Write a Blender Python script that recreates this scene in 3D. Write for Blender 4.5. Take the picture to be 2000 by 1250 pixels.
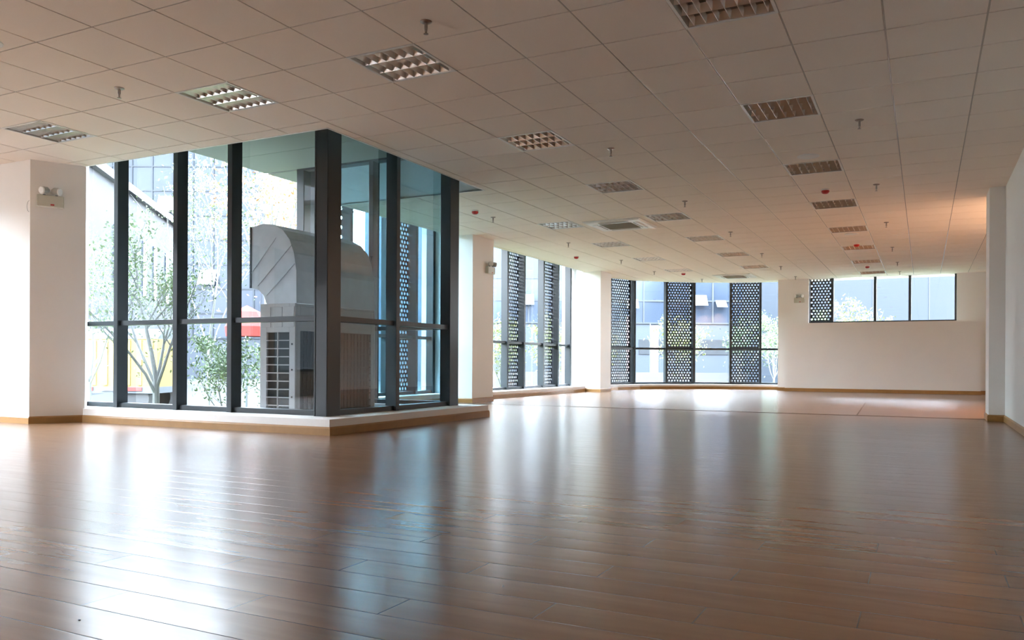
import bpy, bmesh, math, random
from mathutils import Vector, Matrix
random.seed(7)
S = bpy.context.scene
for o in list(bpy.data.objects): bpy.data.objects.remove(o)
COL = S.collection
PI = math.pi

# ------------------------------------------------------------------ camera
CAMZ = 0.72
YAW = math.radians(26.7926)
ROLL = 0.005
cam_d = bpy.data.cameras.new('camera'); cam = bpy.data.objects.new('camera', cam_d); COL.objects.link(cam)
Fw = Vector((-math.sin(YAW), math.cos(YAW), 0)); Rt = Vector((math.cos(YAW), math.sin(YAW), 0)); Up = Vector((0, 0, 1))
Xc = Rt*math.cos(ROLL) + Up*math.sin(ROLL); Yc = Up*math.cos(ROLL) - Rt*math.sin(ROLL); Zc = -Fw
M4 = Matrix((Xc, Yc, Zc)).transposed().to_4x4(); M4.translation = Vector((5.6435, -3.6475, CAMZ))
cam.matrix_world = M4
cam_d.sensor_width = 36; cam_d.lens = 28.68; cam_d.shift_y = 0.0413
cam_d.clip_end = 500
S.camera = cam

# ------------------------------------------------------------------ light
S.view_settings.view_transform = 'Standard'
S.view_settings.look = 'None'
S.view_settings.gamma = 1.0
S.view_settings.exposure = 1.15
S.cycles.max_bounces = 16; S.cycles.diffuse_bounces = 12; S.cycles.glossy_bounces = 6; S.cycles.transparent_max_bounces = 16
W = bpy.data.worlds.new('sky'); S.world = W; W.use_nodes = True
nt = W.node_tree; nt.nodes.clear()
wo = nt.nodes.new('ShaderNodeOutputWorld'); bg = nt.nodes.new('ShaderNodeBackground')
tc = nt.nodes.new('ShaderNodeTexCoord'); sx = nt.nodes.new('ShaderNodeSeparateXYZ'); rp = nt.nodes.new('ShaderNodeValToRGB')
nt.links.new(tc.outputs['Generated'], sx.inputs[0]); nt.links.new(sx.outputs['Z'], rp.inputs[0])
rp.color_ramp.elements[0].position = 0.0; rp.color_ramp.elements[0].color = (0.93, 0.965, 1.0, 1)
rp.color_ramp.elements[1].position = 0.7; rp.color_ramp.elements[1].color = (0.62, 0.79, 1.0, 1)
nt.links.new(rp.outputs[0], bg.inputs[0]); nt.links.new(bg.outputs[0], wo.inputs[0])
bg.inputs[1].default_value = 23.0
sun_d = bpy.data.lights.new('sun', 'SUN'); sun = bpy.data.objects.new('sun', sun_d); COL.objects.link(sun)
sun_d.energy = 3.0; sun_d.angle = 0.03; sun_d.color = (1.0, 0.95, 0.87)
sun.rotation_euler = Vector((-0.55, 0.62, -0.75)).to_track_quat('-Z', 'Y').to_euler()   # high sun from behind the room

def portal(name, loc, sx_, sz_, nx, ny):
    d = bpy.data.lights.new(name, 'AREA'); d.shape = 'RECTANGLE'; d.size = sx_; d.size_y = sz_
    d.cycles.is_portal = True
    o = bpy.data.objects.new(name, d); COL.objects.link(o)
    o.location = loc
    o.rotation_euler = Vector((nx, ny, 0)).to_track_quat('-Z', 'Y').to_euler()
portal('portal_light', (-1.7, 3.25, 1.7), 3.6, 3.2, 0, -1)
portal('portal_light', (-0.1, 4.2, 1.7), 2.3, 3.2, 1, 0)
portal('portal_light', (-2.75, 12.5, 1.6), 6.0, 3.0, 1, 0)
portal('portal_light', (0.0, 20.3, 1.6), 4.6, 3.0, 0.3, -1)
portal('portal_light', (4.6, 19.75, 2.4), 3.6, 1.2, 0, -1)
portal('portal_light', (-6.25, -2.6, 1.6), 9.0, 2.9, 1, 0)
portal('portal_light', (-2.75, 7.2, 1.6), 3.2, 3.0, 1, 0)

# ------------------------------------------------------------------ materials
def mat(name, col, rough=0.6, metal=0.0, var=0.0, vscale=6.0, bump=0.0, bscale=60.0, spec=None, coat=0.0):
    m = bpy.data.materials.new(name); m.use_nodes = True
    n = m.node_tree; b = n.nodes['Principled BSDF']
    b.inputs['Base Color'].default_value = (*col, 1); b.inputs['Roughness'].default_value = rough
    b.inputs['Metallic'].default_value = metal
    if spec is not None: b.inputs['Specular IOR Level'].default_value = spec
    if coat: b.inputs['Coat Weight'].default_value = coat; b.inputs['Coat Roughness'].default_value = 0.1
    if var or bump:
        t = n.nodes.new('ShaderNodeTexCoord')
    if var:
        nz = n.nodes.new('ShaderNodeTexNoise'); nz.inputs['Scale'].default_value = vscale; nz.inputs['Detail'].default_value = 4
        mx = n.nodes.new('ShaderNodeMix'); mx.data_type = 'RGBA'
        mx.inputs[6].default_value = (*[c*(1-var) for c in col], 1); mx.inputs[7].default_value = (*[min(1, c*(1+var)) for c in col], 1)
        n.links.new(t.outputs['Object'], nz.inputs['Vector']); n.links.new(nz.outputs['Fac'], mx.inputs[0]); n.links.new(mx.outputs[2], b.inputs['Base Color'])
    if bump:
        nb = n.nodes.new('ShaderNodeTexNoise'); nb.inputs['Scale'].default_value = bscale; nb.inputs['Detail'].default_value = 5
        bp = n.nodes.new('ShaderNodeBump'); bp.inputs['Strength'].default_value = bump; bp.inputs['Distance'].default_value = 0.004
        n.links.new(t.outputs['Object'], nb.inputs['Vector']); n.links.new(nb.outputs['Fac'], bp.inputs['Height']); n.links.new(bp.outputs[0], b.inputs['Normal'])
    return m
M = {}
M['plaster'] = mat('white plaster', (0.88, 0.85, 0.81), 0.75, var=0.02, vscale=2.0, bump=0.12, bscale=25)
M['tile'] = mat('mineral fibre tile', (0.87, 0.785, 0.69), 0.9, var=0.05, vscale=180.0, bump=0.25, bscale=220)
M['tbar'] = mat('ceiling grid enamel', (0.60, 0.56, 0.50), 0.22)
M['slot'] = mat('ceiling grid groove', (0.36, 0.31, 0.27), 0.3)
M['slab'] = mat('grey painted slab', (0.30, 0.29, 0.285), 0.8, var=0.1, vscale=2)
M['soffit'] = mat('grey green soffit panel', (0.2268, 0.2410, 0.2198), 0.75, var=0.12, vscale=1.2)
M['frame'] = mat('dark anthracite aluminium', (0.0216, 0.0276, 0.0312), 0.34)
M['perf'] = mat('perforated dark steel', (0.05, 0.055, 0.065), 0.4)
M['alu'] = mat('bright aluminium', (0.82, 0.80, 0.77), 0.28, metal=1.0)
M['alu_dull'] = mat('satin aluminium', (0.55, 0.52, 0.49), 0.45, metal=0.9)
M['tube'] = mat('tube glass', (0.75, 0.72, 0.68), 0.3)
M['white_plastic'] = mat('white plastic', (0.78, 0.77, 0.73), 0.4)
M['cream_plastic'] = mat('cream plastic', (0.62, 0.60, 0.50), 0.45)
M['grey_plastic'] = mat('grey plastic', (0.36, 0.37, 0.34), 0.4)
M['black'] = mat('black plastic', (0.02, 0.02, 0.02), 0.5)
M['ac_grille'] = mat('brown grey filter mesh', (0.34, 0.29, 0.22), 0.7)
M['chrome'] = mat('brass chrome', (0.35, 0.30, 0.26), 0.3, metal=1.0)
M['red'] = mat('red plastic', (0.50, 0.02, 0.015), 0.35)
M['wood_trim'] = mat('honey wood trim', (0.36, 0.185, 0.055), 0.4, var=0.18, vscale=9)
M['seam'] = mat('dark seam', (0.10, 0.06, 0.04), 0.5)
M['galv'] = mat('galvanised sheet', (0.4490, 0.4827, 0.5053), 0.5, metal=0.25, var=0.16, vscale=7)
M['ac_white'] = mat('grey white painted steel', (0.3958, 0.4015, 0.3958), 0.5)
M['coil'] = mat('condenser coil', (0.045, 0.055, 0.055), 0.6)
M['yellow'] = mat('yellow painted steel', (0.200, 0.142, 0.050), 0.5, var=0.05)
M['truck_white'] = mat('white painted steel', (0.0802, 0.0869, 0.0936), 0.5)
M['rubber'] = mat('rubber', (0.03, 0.03, 0.03), 0.8)
M['bark'] = mat('grey bark', (0.1575, 0.1575, 0.1512), 0.9, var=0.3, vscale=20)
M['ground'] = mat('pale paving', (0.0337, 0.0351, 0.0337), 0.9, var=0.15, vscale=0.4)
M['lawn'] = mat('grass', (0.0599, 0.0918, 0.0279), 0.9, var=0.3, vscale=4)
M['wallA'] = mat('pale blue grey cladding', (0.0192, 0.0222, 0.0258), 0.7, var=0.05, vscale=0.5)
M['wallC'] = mat('grey blue cladding', (0.0422, 0.0493, 0.0590), 0.6, var=0.06, vscale=0.4)
M['wallB'] = mat('pale tower cladding', (0.0230, 0.0270, 0.0330), 0.6, var=0.06, vscale=0.4)
M['pane_t'] = mat('tower glazing', (0.0170, 0.0215, 0.0290), 0.2, metal=0.2, var=0.25, vscale=0.5)
M['mull_t'] = mat('tower mullion', (0.0150, 0.0180, 0.0210), 0.5)
M['wallD'] = mat('pale smooth facade', (0.0290, 0.0337, 0.0403), 0.7, var=0.04, vscale=0.5)
M['darkband'] = mat('dark garage front', (0.0271, 0.0299, 0.0326), 0.7, var=0.3, vscale=2)
M['pane_b'] = mat('reflective blue glazing', (0.0334, 0.0440, 0.0616), 0.15, metal=0.3, var=0.25, vscale=0.5)
M['mull_out'] = mat('pale facade mullion', (0.0406, 0.0453, 0.0502), 0.5)
M['sash'] = mat('white sash', (0.1146, 0.1146, 0.1146), 0.5)
M['umbrella'] = mat('red canvas', (0.1954, 0.0380, 0.0326), 0.8)
M['pole'] = mat('grey painted pole', (0.0705, 0.0814, 0.0868), 0.5)
M['banner'] = mat('pink white cloth', (0.1628, 0.1031, 0.1031), 0.8, var=0.3, vscale=1.5)
M['parapet'] = mat('white parapet', (0.0748, 0.0748, 0.0748), 0.8)
for k_ in ('soffit','galv','ac_white','coil','yellow','truck_white','bark','ground','lawn','wallA','wallB','pane_t','mull_t','wallC','wallD','darkband','pane_b','mull_out','sash','umbrella','pole','banner','parapet'):
    for nd in M[k_].node_tree.nodes:
        if nd.type == 'BSDF_PRINCIPLED': nd.inputs['Specular IOR Level'].default_value = 0.1
def leafmat(name, col):
    m = mat(name, col, 0.6, var=0.3, vscale=3)
    return m
M['leaf_g'] = leafmat('pale green leaves', (0.1103, 0.1575, 0.0630))
M['leaf_d'] = leafmat('mid green leaves', (0.0630, 0.0998, 0.0420))
M['leaf_y'] = leafmat('yellow green leaves', (0.1785, 0.1995, 0.0578))
M['leaf_o'] = leafmat('orange leaves', (0.3570, 0.1733, 0.0683))
M['leaf_r'] = leafmat('red purple leaves', (0.1680, 0.0368, 0.0473))

def glass_mat(name, tint, fres=1.5):
    m = bpy.data.materials.new(name); m.use_nodes = True; n = m.node_tree; n.nodes.clear()
    o = n.nodes.new('ShaderNodeOutputMaterial'); mx = n.nodes.new('ShaderNodeMixShader')
    t = n.nodes.new('ShaderNodeBsdfTransparent'); g = n.nodes.new('ShaderNodeBsdfGlossy'); f = n.nodes.new('ShaderNodeFresnel')
    t.inputs[0].default_value = (*tint, 1); g.inputs['Roughness'].default_value = 0.0; g.inputs[0].default_value = (1, 1, 1, 1)
    f.inputs['IOR'].default_value = fres
    ge = n.nodes.new('ShaderNodeNewGeometry'); ml = n.nodes.new('ShaderNodeMath'); ml.operation = 'SUBTRACT'; ml.use_clamp = True
    n.links.new(f.outputs[0], ml.inputs[0]); n.links.new(ge.outputs['Backfacing'], ml.inputs[1])      # reflect once, at the outer skin of the pane
    n.links.new(ml.outputs[0], mx.inputs[0]); n.links.new(t.outputs[0], mx.inputs[1]); n.links.new(g.outputs[0], mx.inputs[2]); n.links.new(mx.outputs[0], o.inputs[0])
    return m
M['glass'] = glass_mat('clear glass', (0.955, 0.968, 0.975))
M['glass_blue'] = glass_mat('blue tinted glass', (0.82, 0.92, 0.95), 1.6)

M['glass_teal'] = glass_mat('teal coated glass', (0.80, 0.885, 0.905), 1.95)
def floor_mat():
    m = bpy.data.materials.new('laminate plank floor'); m.use_nodes = True; n = m.node_tree; L = n.links
    b = n.nodes['Principled BSDF']
    g = n.nodes.new('ShaderNodeNewGeometry'); s = n.nodes.new('ShaderNodeSeparateXYZ'); L.new(g.outputs['Position'], s.inputs[0])
    def mth(op, a, bb=None, c=None):
        x = n.nodes.new('ShaderNodeMath'); x.operation = op
        for i, v in enumerate((a, bb, c)):
            if v is None: continue
            if isinstance(v, (int, float)): x.inputs[i].default_value = v
            else: L.new(v, x.inputs[i])
        return x.outputs[0]
    PW, PL = 0.1682, 1.228
    ry = mth('DIVIDE', mth('ADD', s.outputs['Y'], 1.911+PW*60), PW)
    row = mth('FLOOR', ry); fy = mth('FRACT', ry)
    off = mth('MULTIPLY', mth('MODULO', row, 3.0), PL/3)
    rx = mth('DIVIDE', mth('ADD', mth('SUBTRACT', s.outputs['X'], mth('ADD', off, 3.846)), PL*20), PL)
    cell = mth('FLOOR', rx); fx = mth('FRACT', rx)
    dy = mth('MULTIPLY', mth('MINIMUM', fy, mth('SUBTRACT', 1.0, fy)), PW)
    dx = mth('MULTIPLY', mth('MINIMUM', fx, mth('SUBTRACT', 1.0, fx)), PL)
    d = mth('MINIMUM', dy, mth('MULTIPLY', dx, 0.75))
    groove = n.nodes.new('ShaderNodeMapRange'); groove.inputs['From Min'].default_value = 0.0006; groove.inputs['From Max'].default_value = 0.0018
    L.new(d, groove.inputs['Value'])
    cmb = n.nodes.new('ShaderNodeCombineXYZ'); L.new(row, cmb.inputs[0]); L.new(cell, cmb.inputs[1])
    wn = n.nodes.new('ShaderNodeTexWhiteNoise'); wn.noise_dimensions = '2D'; L.new(cmb.outputs[0], wn.inputs['Vector'])
    # grain stretched along the plank
    gv = n.nodes.new('ShaderNodeCombineXYZ'); L.new(mth('MULTIPLY', s.outputs['X'], 1.6), gv.inputs[0]); L.new(mth('MULTIPLY', s.outputs['Y'], 15.0), gv.inputs[1]); L.new(mth('MULTIPLY', wn.outputs['Value'], 37.0), gv.inputs[2])
    nz = n.nodes.new('ShaderNodeTexNoise'); nz.inputs['Scale'].default_value = 1.0; nz.inputs['Detail'].default_value = 3; nz.inputs['Roughness'].default_value = 0.45; nz.inputs['Distortion'].default_value = 0.6
    L.new(gv.outputs[0], nz.inputs['Vector'])
    f = mth('ADD', mth('MULTIPLY', nz.outputs['Fac'], 0.75), mth('MULTIPLY', wn.outputs['Value'], 0.35))
    cr = n.nodes.new('ShaderNodeValToRGB'); L.new(f, cr.inputs[0])
    cr.color_ramp.elements[0].position = 0.25; cr.color_ramp.elements[0].color = (0.200, 0.097, 0.045, 1)
    cr.color_ramp.elements[1].position = 0.85; cr.color_ramp.elements[1].color = (0.275, 0.145, 0.073, 1)
    mx = n.nodes.new('ShaderNodeMix'); mx.data_type = 'RGBA'; mx.inputs[6].default_value = (0.035, 0.018, 0.010, 1)
    L.new(groove.outputs[0], mx.inputs[0]); L.new(cr.outputs[0], mx.inputs[7]); L.new(mx.outputs[2], b.inputs['Base Color'])
    # slight cupping of each plank and a rounded edge at every joint, written as a surface normal
    n2 = n.nodes.new('ShaderNodeTexNoise'); n2.inputs['Scale'].default_value = 1.0; n2.inputs['Detail'].default_value = 2
    gv2 = n.nodes.new('ShaderNodeCombineXYZ'); L.new(mth('MULTIPLY', s.outputs['X'], 0.8), gv2.inputs[0]); L.new(mth('MULTIPLY', s.outputs['Y'], 4.0), gv2.inputs[1]); L.new(row, gv2.inputs[2])
    L.new(gv2.outputs[0], n2.inputs['Vector'])
    edge = n.nodes.new('ShaderNodeMapRange'); edge.inputs['From Min'].default_value = 0.0; edge.inputs['From Max'].default_value = 0.0035; edge.inputs['To Min'].default_value = 0.22; edge.inputs['To Max'].default_value = 0.0
    L.new(dy, edge.inputs['Value'])
    side = mth('SIGN', mth('SUBTRACT', fy, 0.5))
    ny = mth('ADD', mth('ADD', mth('MULTIPLY', mth('SUBTRACT', fy, 0.5), 0.016), mth('MULTIPLY', mth('SUBTRACT', n2.outputs['Fac'], 0.5), 0.020)), mth('MULTIPLY', side, edge.outputs[0]))
    ny = mth('ADD', ny, mth('MULTIPLY', mth('SUBTRACT', wn.outputs['Value'], 0.5), 0.006))
    nv = n.nodes.new('ShaderNodeCombineXYZ'); nv.inputs[2].default_value = 1.0; L.new(ny, nv.inputs[1])
    nn = n.nodes.new('ShaderNodeVectorMath'); nn.operation = 'NORMALIZE'; L.new(nv.outputs[0], nn.inputs[0]); L.new(nn.outputs[0], b.inputs['Normal'])
    rr = n.nodes.new('ShaderNodeMapRange'); rr.inputs['To Min'].default_value = 0.21; rr.inputs['To Max'].default_value = 0.28
    L.new(nz.outputs['Fac'], rr.inputs['Value']); L.new(rr.outputs[0], b.inputs['Roughness'])
    b.inputs['Specular IOR Level'].default_value = 0.45
    return m
M['floor'] = floor_mat()

# ------------------------------------------------------------------ mesh helpers
class MB:
    def __init__(s): s.v = []; s.f = []; s.m = []
    def add(s, vs, fs, mi=0):
        o = len(s.v); s.v += [tuple(v) for v in vs]; s.f += [tuple(i+o for i in f) for f in fs]; s.m += [mi]*len(fs)
    def box(s, a, b, mi=0):
        x0, y0, z0 = a; x1, y1, z1 = b
        s.add([(x0,y0,z0),(x1,y0,z0),(x1,y1,z0),(x0,y1,z0),(x0,y0,z1),(x1,y0,z1),(x1,y1,z1),(x0,y1,z1)],
              [(0,3,2,1),(4,5,6,7),(0,1,5,4),(1,2,6,5),(2,3,7,6),(3,0,4,7)], mi)
    def obox(s, p, u, w, lu, lw, z0, z1, mi=0):
        # oriented box: base point p, unit dirs u,w, lengths (a,b) ranges
        u = Vector((u[0],u[1])).normalized(); w = Vector((w[0],w[1])).normalized(); p = Vector((p[0],p[1]))
        pts = [p+u*lu[0]+w*lw[0], p+u*lu[1]+w*lw[0], p+u*lu[1]+w*lw[1], p+u*lu[0]+w*lw[1]]
        s.add([(q.x,q.y,z0) for q in pts]+[(q.x,q.y,z1) for q in pts], [(0,3,2,1),(4,5,6,7),(0,1,5,4),(1,2,6,5),(2,3,7,6),(3,0,4,7)], mi)
    def prism(s, poly, z0, z1, mi=0):
        k = len(poly)
        s.add([(x,y,z0) for x,y in poly]+[(x,y,z1) for x,y in poly],
              [tuple(range(k-1,-1,-1)), tuple(range(k,2*k))]+[(i,(i+1)%k,k+(i+1)%k,k+i) for i in range(k)], mi)
    def tube(s, a, b, r0, r1=None, n=12, caps=True, mi=0):
        r1 = r0 if r1 is None else r1
        a = Vector(a); b = Vector(b); d = (b-a).normalized()
        u = d.orthogonal().normalized(); w = d.cross(u)
        vs = []
        for c, r in ((a, r0), (b, r1)):
            for i in range(n):
                t = 2*PI*i/n; vs.append(c+u*math.cos(t)*r+w*math.sin(t)*r)
        fs = [(i,(i+1)%n,n+(i+1)%n,n+i) for i in range(n)]
        if caps: fs += [tuple(range(n-1,-1,-1)), tuple(range(n,2*n))]
        s.add(vs, fs, mi)
    def lathe(s, c, prof, n=24, mi=0, axis='Z'):
        vs = []; k = len(prof)
        for r, z in prof:
            for i in range(n):
                t = 2*PI*i/n; vs.append((c[0]+r*math.cos(t), c[1]+r*math.sin(t), c[2]+z))
        fs = []
        for j in range(k-1):
            for i in range(n): fs.append((j*n+i, j*n+(i+1)%n, (j+1)*n+(i+1)%n, (j+1)*n+i))
        fs += [tuple(range(n-1,-1,-1)), tuple(range((k-1)*n, k*n))]
        s.add(vs, fs, mi)
    def build(s, name, mats, parent=None, bevel=0, smooth=False, loc=None, segs=2):
        me = bpy.data.meshes.new(name); me.from_pydata(s.v, [], s.f); 
        if not isinstance(mats, (list, tuple)): mats = [mats]
        for m in mats: me.materials.append(m)
        me.polygons.foreach_set('material_index', s.m)
        if smooth: me.polygons.foreach_set('use_smooth', [True]*len(s.f))
        me.validate(); me.update()
        bm = bmesh.new(); bm.from_mesh(me); bmesh.ops.recalc_face_normals(bm, faces=bm.faces); bm.to_mesh(me); bm.free()
        o = bpy.data.objects.new(name, me); COL.objects.link(o)
        if parent: o.parent = parent
        if loc: o.location = loc
        if bevel:
            md = o.modifiers.new('bevel', 'BEVEL'); md.width = bevel; md.segments = segs; md.limit_method = 'ANGLE'; md.angle_limit = math.radians(40)
        if smooth:
            me.set_sharp_from_angle(angle=math.radians(40))
        return o
def empty(name, loc, rz=0):
    o = bpy.data.objects.new(name, None); COL.objects.link(o); o.location = loc; o.rotation_euler = (0,0,rz); o.empty_display_size = 0.1; return o
def tag(o, label, cat, group=None, kind=None):
    o['label'] = label; o['category'] = cat
    if group: o['group'] = group
    if kind: o['kind'] = kind
    return o
def struct(o, label=None):
    o['kind'] = 'structure'
    if label: o['label'] = label
    return o
def copy_tree(o, parent=None):
    c = o.copy(); COL.objects.link(c); c.parent = parent
    for ch in [x for x in KIDS.get(o.name, [])]: copy_tree(ch, c)
    return c
KIDS = {}
def index_kids(root):
    def rec(o):
        KIDS[o.name] = [c for c in bpy.data.objects if c.parent == o]
        for c in KIDS[o.name]: rec(c)
    rec(root)

H = 2.978            # ceiling height
ZC = 0.155           # kerb height at the glass bay
ZF = 0.135           # kerb height at the far windows
TOPZ = 3.5           # underside of the slab over the windows

# ------------------------------------------------------------------ floor
ARC = [(-1.86,17.10),(-1.473,17.965),(-0.776,18.653),(-0.124,19.15),(0.789,19.611),(1.561,19.833),(2.35,19.93)]
mb = MB(); mb.prism([(-6.1,-8.1),(7.9,-8.1),(7.9,20.2),(-2.55,20.2),(-2.55,5.3),(0.3,5.3),(0.3,3.2),(-6.1,3.2)], -0.12, 0.0)
# the floor slab is one flat piece of room floor
struct(mb.build('floor', M['floor']), 'brown glossy wooden plank floor with long boards running across the room')

# ------------------------------------------------------------------ ceiling (0.6 m lay-in tiles with grid grooves)
T = 0.6
TROFF = [(0,2),(0,14),(0,18),(0,22),(0,26),(3,2),(3,6),(3,10),(3,14),(3,18),(3,22),(3,26),
         (7,2),(7,6),(7,10),(7,14),(7,18),(7,22),(7,26),(7,30),(-4,2),(-4,-2),(-4,-6),(0,-2),(0,-6),(3,-2),(3,-6),(7,-2),(7,-6)]
ACC = [(1.22,9.0),(1.28,17.72)]
def clip(poly, nx, ny, c):      # keep nx*x+ny*y <= c
    out = []
    for i in range(len(poly)):
        a = poly[i]; b = poly[(i+1)%len(poly)]
        da = nx*a[0]+ny*a[1]-c; db = nx*b[0]+ny*b[1]-c
        if da <= 0: out.append(a)
        if (da < 0) != (db < 0) and abs(da-db) > 1e-9:
            t = da/(da-db); out.append((a[0]+t*(b[0]-a[0]), a[1]+t*(b[1]-a[1])))
    return out
EDGEX, EDGEY0, EDGEY1 = 0.47, 2.60, 5.73
FARX = -1.90
arc_planes = []
AEDGE = [(x+0.06*0.5, y-0.06) for x, y in ARC]
for i in range(len(AEDGE)-1):
    a, b = AEDGE[i], AEDGE[i+1]; dx, dy = b[0]-a[0], b[1]-a[1]; l = math.hypot(dx, dy)
    nx, ny = -dy/l, dx/l
    arc_planes.append((nx, ny, nx*a[0]+ny*a[1]))
def regions(poly):
    # pieces of the polygon that lie inside the room outline
    res = []
    a = clip(poly, 0, 1, EDGEY0); a = clip(a, -1, 0, 6.0) if a else a
    if len(a) > 2: res.append(a)
    b = clip(poly, 0, -1, -EDGEY0); b = clip(b, 0, 1, EDGEY1) if b else b; b = clip(b, -1, 0, -EDGEX) if b else b
    if len(b) > 2: res.append(b)
    c = clip(poly, 0, -1, -EDGEY1); c = clip(c, 0, 1, 15.2) if c else c; c = clip(c, -1, 0, -FARX) if c else c
    if len(c) > 2: res.append(c)
    d = clip(poly, 0, -1, -15.2)
    if d: d = clip(d, 0, 1, 20.0)
    if d: d = clip(d, -1, 0, 1.95)
    for p in arc_planes:
        if d: d = clip(d, *p)
    if len(d) > 2: res.append(d)
    return res
tiles = MB(); slots = MB(); bars = MB()
def flat(mbx, poly, z): mbx.add([(x, y, z) for x, y in poly], [tuple(range(len(poly)))])
def lip(mbx, poly, z0, z1):
    k = len(poly); mbx.add([(x,y,z0) for x,y in poly]+[(x,y,z1) for x,y in poly], [(i,(i+1)%k,k+(i+1)%k,k+i) for i in range(k)])
g = 0.0060
for u in range(-10, 13):
    for v in range(-14, 34):
        x0, y0 = u*T, v*T
        if (u, v) in TROFF: 
            continue
        cx_, cy_ = x0+T/2, y0+T/2
        if any(abs(cx_-ax) < 0.45 and abs(cy_-ay) < 0.36 for ax, ay in ACC): pass
        for r in regions([(x0+g, y0+g), (x0+T-g, y0+g), (x0+T-g, y0+T-g), (x0+g, y0+T-g)]):
            # tile face, with a short chamfered edge rising into the groove
            flat(tiles, r, H); lip(tiles, r, H, H+0.014)
        for r in regions([(x0, y0), (x0+T, y0), (x0+T, y0+T), (x0, y0+T)]):
            flat(slots, r, H+0.014)
        for a in ([(x0-0.004, y0), (x0+0.004, y0), (x0+0.004, y0+T), (x0-0.004, y0+T)], [(x0, y0-0.004), (x0+T, y0-0.004), (x0+T, y0+0.004), (x0, y0+0.004)]):
            for r in regions(a): flat(bars, r, H+0.004)
ceil = empty('ceiling', (0, 0, H)); struct(ceil, 'suspended ceiling of square mineral fibre tiles')
def drop(o): o.location.z -= H; return o
drop(tiles.build('tile_field', M['tile'], ceil)); drop(slots.build('grid_groove', M['slot'], ceil)); drop(bars.build('grid_bar', M['tbar'], ceil))
# edge trim round the glass bay opening and along the window recess
et = MB()
et.box((-6, EDGEY0-0.022, H-0.004), (EDGEX+0.022, EDGEY0, H+0.03))
et.box((EDGEX, EDGEY0-0.022, H-0.004), (EDGEX+0.022, EDGEY1+0.0, H+0.03))
et.box((FARX, EDGEY1-0.0, H-0.004), (EDGEX+0.022, EDGEY1+0.022, H+0.03))
et.box((FARX, EDGEY1+0.022, H-0.004), (FARX+0.022, 15.2, H+0.03))
drop(et.build('edge_trim', M['white_plastic'], ceil))
# upstand boards closing the gap between tiles and slab
ub = MB()
ub.box((-6, EDGEY0-0.10, H+0.03), (EDGEX+0.02, EDGEY0, TOPZ)); ub.box((EDGEX, EDGEY0, H+0.03), (EDGEX+0.10, EDGEY1+0.1, TOPZ))
ub.box((FARX, EDGEY1, H+0.03), (EDGEX, EDGEY1+0.10, TOPZ)); ub.box((FARX, EDGEY1+0.1, H+0.03), (FARX+0.1, 15.2, TOPZ))
drop(ub.build('upstand', M['plaster'], ceil))

# slab over everything: also the outdoor soffit over the notch
mb = MB(); mb.box((-3.0, -8.6, TOPZ), (8.4, 21.6, 7.2)); mb.box((-6.6, -8.6, TOPZ), (-3.0, 3.5, 7.2))
struct(mb.build('trim_slab', M['slab']), 'storey above with its grey underside over the window recesses')
mb = MB()
for i, (a, b) in enumerate([((-2.99, 3.16), (-0.0, 4.55)), ((-2.99, 4.56), (-0.0, 5.39))]): mb.box((a[0], a[1], TOPZ-0.03), (b[0], b[1], TOPZ-0.002))
mb.box((-2.99, 5.45, TOPZ-0.03), (-2.45, 9.0, TOPZ-0.002)); mb.box((-2.99, 9.01, TOPZ-0.03), (-2.45, 12.5, TOPZ-0.002)); mb.box((-2.99, 12.51, TOPZ-0.03), (-2.45, 16.5, TOPZ-0.002))
struct(mb.build('trim_soffit', M['soffit']), 'grey green outdoor soffit panels above the glass bay')

# ------------------------------------------------------------------ walls
BBH, BBT = 0.082, 0.014
def baseboard(name, runs, h=BBH, t=BBT):
    """runs: list of polylines with wall on the left side; board sits to the right"""
    mb = MB()
    for pts in runs:
        off = []
        k = len(pts)
        for i in range(k):
            n = Vector((0, 0))
            dirs = []
            if i > 0: dirs.append((Vector(pts[i])-Vector(pts[i-1])).normalized())
            if i < k-1: dirs.append((Vector(pts[i+1])-Vector(pts[i])).normalized())
            ns = [Vector((d.y, -d.x)) for d in dirs]
            if len(ns) == 2:
                m = (ns[0]+ns[1]); m = m/max(0.3, m.dot(ns[0])); n = m
            else: n = ns[0]
            off.append(Vector(pts[i])+n*t)
        prof = [(0, 0), (1, 0), (1, h-0.016), (0.72, h-0.008), (0.35, h), (0, h)]
        vs = []
        for i in range(k):
            a = Vector(pts[i]); b = off[i]
            for f, z in prof: q = a.lerp(b, f); vs.append((q.x, q.y, z))
        m_ = len(prof); fs = []
        for i in range(k-1):
            for j in range(m_): fs.append((i*m_+j, i*m_+(j+1)%m_, (i+1)*m_+(j+1)%m_, (i+1)*m_+j))
        fs += [tuple(range(m_)), tuple(range((k-1)*m_, k*m_))]
        mb.add(vs, fs)
    return struct(mb.build(name, M['wood_trim']), 'honey brown wooden skirting board')

def wall(name, boxes, label):
    mb = MB()
    for a, b in boxes: mb.box(a, b)
    return struct(mb.build(name, M['plaster']), label)
def pwall(name, poly, label):
    mb = MB(); mb.prism(poly, 0, TOPZ); return struct(mb.build(name, M['plaster']), label)
PL0, PL1 = (-3.345, 2.10), (-3.085, 2.60)
pwall('wall_pillar_left', [(-4.5, 2.10), PL0, PL1, (-3.80, 3.15), (-4.5, 3.15)], 'white pillar at the left edge carrying an emergency light')
wall('wall_pillar_middle', [((-2.55, 8.90, 0), (-1.48, 9.68, TOPZ))], 'white pillar just behind the glass bay')
pwall('wall_pillar_far', [(-1.44, 15.18), (-1.44, 15.93), (-2.0, 16.2), (-2.0, 17.05), (-2.6, 17.05), (-2.6, 15.48)], 'white pillar between the two perforated-screen windows')
wall('wall_right', [((6.56, -8.1, 0), (6.76, 8.95, H+0.1))], 'plain white wall along the right edge')
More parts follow.
